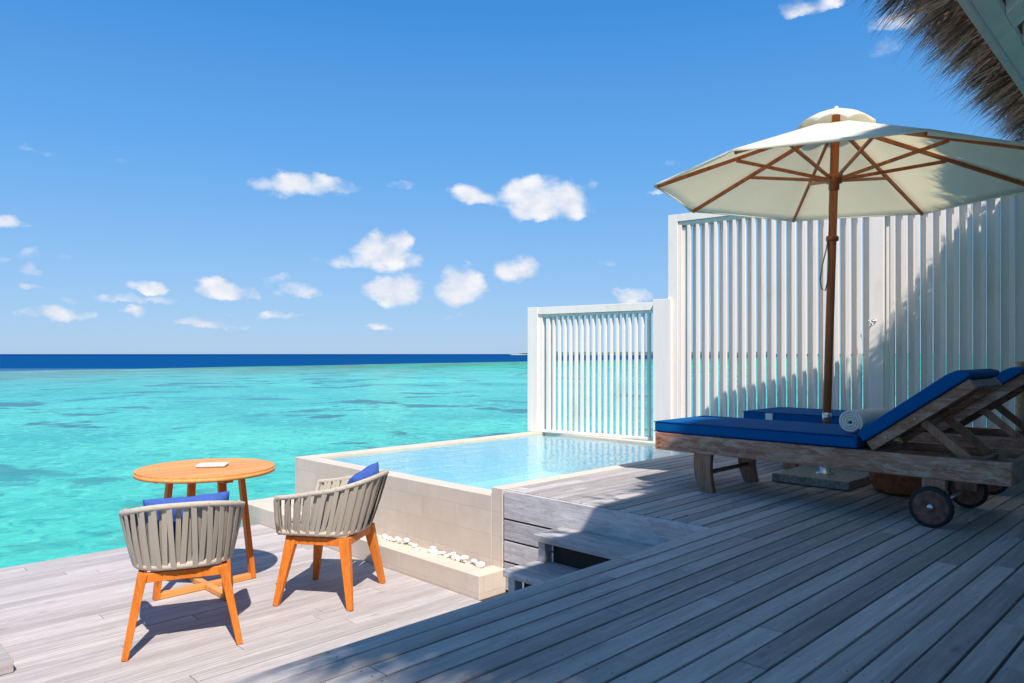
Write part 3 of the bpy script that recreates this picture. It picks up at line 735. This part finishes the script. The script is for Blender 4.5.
# ------------------------------------------------------------------ dining table and chairs
TX, TY, TH = 1.95, 4.68, .765
tb = thing('round_table', 'round slatted orange teak table with angled legs on the lower deck', 'table', (TX, TY, L), math.radians(0))
m = MB(); r = .413; y = -r; sw = .058
while y < r:
    y1 = min(y+sw-.004, r); n_ = 10; up = []; lo_ = []
    rr = r-.003
    for k in range(n_+1):
        yy = y+(y1-y)*k/n_; xx = math.sqrt(max(0, rr*rr-yy*yy)); up.append((xx, yy)); lo_.append((-xx, yy))
    m.prism(up+lo_[::-1], TH-.022, TH); y += sw
top = m.build('table_top', M_teak_top, tb)
m = MB(); ring = []
for (rad, z) in ((r-.03, TH-.033), (r, TH-.033), (r+.002, TH-.012), (r-.0035, TH-.010)): ring.append((rad, z))
m.lathe(ring, 64, cap=False); 
m.lathe([(r-.03, TH-.033), (r-.03, TH-.023)], 64, cap=False)
m.build('edge_rim', M_teak_top, top, smooth=True)
m = MB(); m.box(-.32, .32, -.03, .03, TH-.062, TH-.035); m.box(-.03, .03, -.32, -.031, TH-.062, TH-.036); m.box(-.03, .03, .031, .32, TH-.062, TH-.036); m.build('cross_rail', M_teak, tb, bevel=.003)
for ang in (0, 90):
    Mr = Matrix.Rotation(math.radians(ang), 3, 'Z')
    for s in (-1, 1):
        m = MB(); a = Mr @ Vector((s*.225, 0, TH-.063)); b = Mr @ Vector((s*.305, 0, .0)); m.beam(a, b, .048, .032, up=Mr @ Vector((1,0,0))); m.build('leg', M_teak, tb, bevel=.004)
    m = MB(); z0 = .001 + (.002 if ang else 0)
    if ang == 0: m.box(-.288, .288, -.022, .022, z0, .036)
    else: m.box(-.021, .021, -.288, -.0225, z0, .035); m.box(-.021, .021, .0225, .288, z0, .035)
    m.build('floor_bar', M_teak_top, tb, bevel=.003)
# small menu folder on the table
mn = thing('menu_booklet', 'small white booklet lying on the round table', 'booklet', (TX+.035, TY-.01, L+TH+.0005), math.radians(-38))
m = MB(); m.box(-.085, .085, -.055, .055, 0, .006); m.build('base_sheet', M_lwood_x, mn, bevel=.001)
m = MB(); m.box(-.088, .086, -.052, .056, .007, .018); m.build('cover', M_white, mn, bevel=.002)

def make_chair(label, loc, rz, group):
    t = thing('woven_armchair', label, 'armchair', loc, rz, group)
    # legs
    for sx in (-1, 1):
        for sy in (-1, 1):
            m = MB(); m.beam((sx*.262, sy*.232, 0), (sx*.186, sy*.165, .395), .030, .034, up=(0, 1, 0), w2=.046, h2=.066); m.build('leg', M_teak, t, bevel=.004)
    m = MB(); z0, z1 = .352, .398
    m.box(-.205, .205, -.192, -.164, z0, z1); m.box(-.205, .205, .164, .192, z0, z1); m.box(-.207, -.179, -.163, .163, z0, z1); m.box(.179, .207, -.163, .163, z0, z1)
    m.build('seat_frame', M_teak, t, bevel=.003)
    # U paths (front right -> round the back -> front left)
    def U(w, f, b, n=48, fl=.5):
        pts = []; arc = math.pi; lf = f + .02
        tot = 2*lf + math.pi*(w+b)/2
        for i in range(n+1):
            s = i/n*tot
            if s < lf: pts.append((w, f-s))
            elif s > tot-lf: pts.append((-w, f-(tot-s)))
            else:
                a = (s-lf)/(tot-2*lf)*math.pi; e = .74
                c, d_ = math.cos(a), math.sin(a)
                pts.append((w*math.copysign(abs(c)**e, c), -.02 - b*abs(d_)**e))
        return pts
    nS = 44
    topU = U(.285, .218, .30, nS); botU = U(.222, .235, .19, nS)
    def ztop(i): 
        u = i/nS; k = max(0, math.sin(math.pi*u)); return .640 + .105*k**1.7
    ztb = .425
    T_ = [(x, y, ztop(i)) for i, (x, y) in enumerate(topU)]; B_ = [(x, y, ztb) for x, y in botU]
    fr0 = [B_[0], (B_[0][0]+.02, B_[0][1]+.02, .52), (T_[0][0]-.006, T_[0][1]+.004, .60)]
    def post(b, a): return [b, (b[0]*.7+a[0]*.3, b[1], .50), (b[0]*.25+a[0]*.75, (a[1]+b[1])/2, .595), (a[0]*.98, a[1]+.004, a[2]-.022)]
    m = MB(); m.tube(post(B_[0], T_[0]) + T_ + post(B_[-1], T_[-1])[::-1], .0150, 12)
    m.tube(B_, .0175, 10)
    m.tube([(B_[0][0], B_[0][1], ztb), (B_[-1][0], B_[-1][1], ztb)], .016, 10)
    m.build('basket_frame', M_rope, t, smooth=True)
    m = MB()
    for i in range(nS+1):
        if i in (0, nS): continue
        for dk in (0,):
            j = i; ta = Vector(T_[j]); bb = Vector(B_[i])
            k2 = min(nS, max(0, j + (1 if i % 2 else -1))); ta = ta.lerp(Vector(T_[k2]), .22)
            k3 = min(nS, max(0, i + (-1 if i % 2 else 1))); bb = bb.lerp(Vector(B_[k3]), .12)
            out = Vector((ta.x, ta.y+.03, 0)).normalized(); off = out * (.012 if i % 2 else .003)
            tang = Vector((-out.y, out.x, 0))
            m.beam(bb+off+Vector((0,0,-.012)), ta+off+Vector((0,0,.008)), .0265, .005, up=out, w2=.0265, segs=4, bow=out*.005)
            tb2 = Vector(T_[min(nS, i+1)]).lerp(ta, .5); bb2 = Vector(B_[min(nS, i+1)]).lerp(bb, .5)
            m.beam(bb2-out*.010, tb2-out*.012+Vector((0,0,.008)), .0255, .004, up=out, w2=.024, segs=3, bow=out*.004)
    m.build('woven_straps', M_rope, t, bevel=.0015, seg=1)
    m = MB(); pts = U(.228, .228, .19, 24); m.prism(pts[::-1], .412, .475, None, .5); m.build('seat_cushion', M_seat, t, bevel=.016, seg=3)
    return t
def pillow(label, parent_loc, rz, tilt, size, dz, yy, roll=0):
    bm = bmesh.new(); n_ = 22; w, h = size
    grid = {}
    vsv = []
    for side in (1, -1):
        for i in range(n_+1):
            for j in range(n_+1):
                u = i/n_*2-1; v = j/n_*2-1
                e = (max(0, 1-u**4)*max(0, 1-v**4))**.55
                px_ = u*w/2*(1-.07*(1-abs(v))**1.0*abs(u)); pz_ = v*h/2*(1-.07*(1-abs(u))*abs(v))
                wr = .006*math.sin(9*u+4*v)*math.cos(7*v-3*u)*e
                vsv.append((px_, side*(.058*e+.001)+wr, pz_+h/2))
    m = MB(); fs = []; K = (n_+1)**2
    for s in (0, 1):
        for i in range(n_):
            for j in range(n_):
                q = [s*K+i*(n_+1)+j, s*K+(i+1)*(n_+1)+j, s*K+(i+1)*(n_+1)+j+1, s*K+i*(n_+1)+j+1]
                fs.append(tuple(q) if s else tuple(q[::-1]))
    bd = [(i, 0) for i in range(n_)]+[(n_, j) for j in range(n_)]+[(i, n_) for i in range(n_, 0, -1)]+[(0, j) for j in range(n_, 0, -1)]
    bi = [i*(n_+1)+j for i, j in bd]
    for k in range(len(bi)):
        a, b = bi[k], bi[(k+1) % len(bi)]; fs.append((a, b, b+K, a+K))
    m.add(vsv, fs, .5); o = m.build('throw_pillow', M_blue, None, smooth=True)
    bm.free()
    Mx = Matrix.Translation(parent_loc) @ Matrix.Rotation(rz, 4, 'Z') @ Matrix.Translation((.025, yy, dz)) @ Matrix.Rotation(tilt, 4, 'X') @ Matrix.Rotation(roll, 4, 'Y')
    o.matrix_world = Mx; tag(o, label, 'pillow'); return o
GC = 'woven rope armchairs by the round table'
# chair 1: rear feet (1.231,3.844) (1.665,3.672)
def chair_at(rl, rr, dist):
    a = Vector(rl); b = Vector(rr); mid = (a+b)/2; r_ = (b-a).normalized(); f = Vector((-r_.y, r_.x)); c = mid + f*dist
    return (c.x, c.y, L), math.atan2(r_.y, r_.x)
c1, z1_ = chair_at((1.231, 3.844), (1.675, 3.672), .232); c2, z2_ = chair_at((2.362, 3.681), (2.801, 3.980), .232)
make_chair('taupe rope armchair on orange legs, seen from behind, in front of the round table', c1, z1_, GC)
make_chair('taupe rope armchair on orange legs turned sideways, beside the pool wall', c2, z2_, GC)
pillow('blue pillow leaning in the armchair in front of the round table', c1, z1_, math.radians(14), (.40, .30), .482, -.135, math.radians(-2))
pillow('blue pillow leaning in the armchair beside the pool wall', c2, z2_, math.radians(16), (.36, .31), .482, -.145, math.radians(-7))

# low timber block at the left edge of the lower deck
bl_ = thing('boarding_step', 'low grey wooden step on the lower deck at the left edge of the photo', 'step', (0, 0, L))
m = MB(); m.box(-1.2, .80, 4.07, 5.2, .002, .060, .3); o_ = m.build('top_board', M_deck_low, bl_, bevel=.004)
bl_.location = (0, 0, L)

# unseen wall added behind the viewer to hold sky light off the shaded deck
vw = thing('sky_block_wall', 'unseen timber wall added behind the deck to block sky light', 'wall', (5, -2.7, 0))
m = MB(); x = -4.6
while x < 4.5: m.box(x, x+.19, -.03, .03, 0, 4.4); x += .195
m.build('timber_cladding', M_lwood_z, vw, bevel=.003)

# ------------------------------------------------------------------ thatched roof
rf = thing('thatched_roof', 'overhanging thatched roof eave with pale painted soffit boards', 'roof', (5, .9, 2.4))
sl_ = .70; X0, X1 = .02, 9.2
def eave_y(x): return .936 + (x-3.80)*.034
inv = Matrix.Translation((-5, -.9, -2.4))
def rp(x, s, dz=0): y = eave_y(x) - s; return inv @ Vector((x, y, 2.45 + s*sl_ + dz))
def slab(mb, x0, x1, s0, s1, d0, d1, tone=None):
    vs = [rp(x0,s0,d0), rp(x1,s0,d0), rp(x1,s1,d0), rp(x0,s1,d0), rp(x0,s0,d1), rp(x1,s0,d1), rp(x1,s1,d1), rp(x0,s1,d1)]
    mb.add(vs, [(0,1,2,3),(7,6,5,4),(0,4,5,1),(1,5,6,2),(2,6,7,3),(3,7,4,0)], tone)
m = MB(); slab(m, X0, X1, -.004, .016, -.02, .16, .5); m.build('fascia_board', M_paint, rf, bevel=.002)
m = MB(); slab(m, X0, X1, .018, .085, .012, .06, .5); m.build('eave_board', M_soffit, rf)
m = MB(); x = X0+.15; rb = .46
while x < X1: slab(m, x, x+.22, .0865, 7.6, .013, .12, .5); x += rb
m.build('rafters', M_soffit, rf, bevel=.003)
m = MB(); s = .24
slab(m, X0, X1, .05, 7.6, .121, .14, .62); slab(m, X0, X1, .20, 7.65, .142, .36, .2)
m.build('thatch_bed', M_thatch, rf)
m = MB(); rnd = random.Random(3)
def strand(mb, x, y, z, ln, d, w, tone, droop=.25):
    d = d.normalized(); side = d.cross(Vector((rnd.uniform(-.5,.5), rnd.uniform(-.4,.4), 1))).normalized()
    vs = []; p = Vector((x, y, z)); nS_ = 3
    for i in range(nS_+1):
        t_ = i/nS_; ww = w*(1-.85*t_**1.5)
        vs += [inv @ (p-side*ww), inv @ (p+side*ww)]
        p = p + d*(ln/nS_); d = (d + Vector((0,0,-droop*.33))).normalized()
    mb.add(vs, [(2*i, 2*i+1, 2*i+3, 2*i+2) for i in range(nS_)], tone)
for i in range(900):                                  # bundles of reeds
    bx_ = rnd.uniform(X0-.05, X1) if i % 5 == 0 else rnd.uniform(2.9, 6.6)
    q = rnd.random()**.8; bdx = rnd.gauss(-.05, .32); bdz = rnd.uniform(0, .5); bl2 = rnd.uniform(-.05, .11); bt = rnd.gauss(.5, .2)
    for j in range(rnd.randint(5, 12)):
        x = bx_ + rnd.gauss(0, .012); z = 2.44 + q*.30 + rnd.gauss(0, .008); y = eave_y(x) + .02 - q*.02 + rnd.uniform(0, .05)
        ln = .12 + .07*rnd.random() + bl2 + (.08 if rnd.random() < .08 else 0) + q*.10
        d = Vector((bdx + rnd.gauss(0, .10), 1, -.25 - bdz - q*.15 + rnd.gauss(0, .06)))
        strand(m, x, y, z, max(.06, ln), d, rnd.choice((.0018, .003, .0045)), min(1, max(0, bt + rnd.gauss(0, .36))), rnd.uniform(0, .5))
for i in range(90):                                    # stray long fibres
    x = rnd.uniform(2.8, 6.5); strand(m, x, eave_y(x)+.04, 2.47+rnd.random()*.1, rnd.uniform(.26, .40), Vector((rnd.gauss(-.15,.35), 1, -.5)), .0018, rnd.uniform(.1, .5), rnd.uniform(.4, 1.3))
for i in range(1600):                                  # ragged gable end
    s = rnd.uniform(-.1, 4); y = .94-s; z = 2.47+max(0, s)*sl_+rnd.uniform(.02, .3)
    strand(m, X0+.05, y, z, rnd.uniform(.2, .55), Vector((-1, rnd.gauss(.3,.35), -.4)), rnd.uniform(.003, .007), rnd.random(), .3)
th = m.build('thatch_fringe', M_thatch, rf)
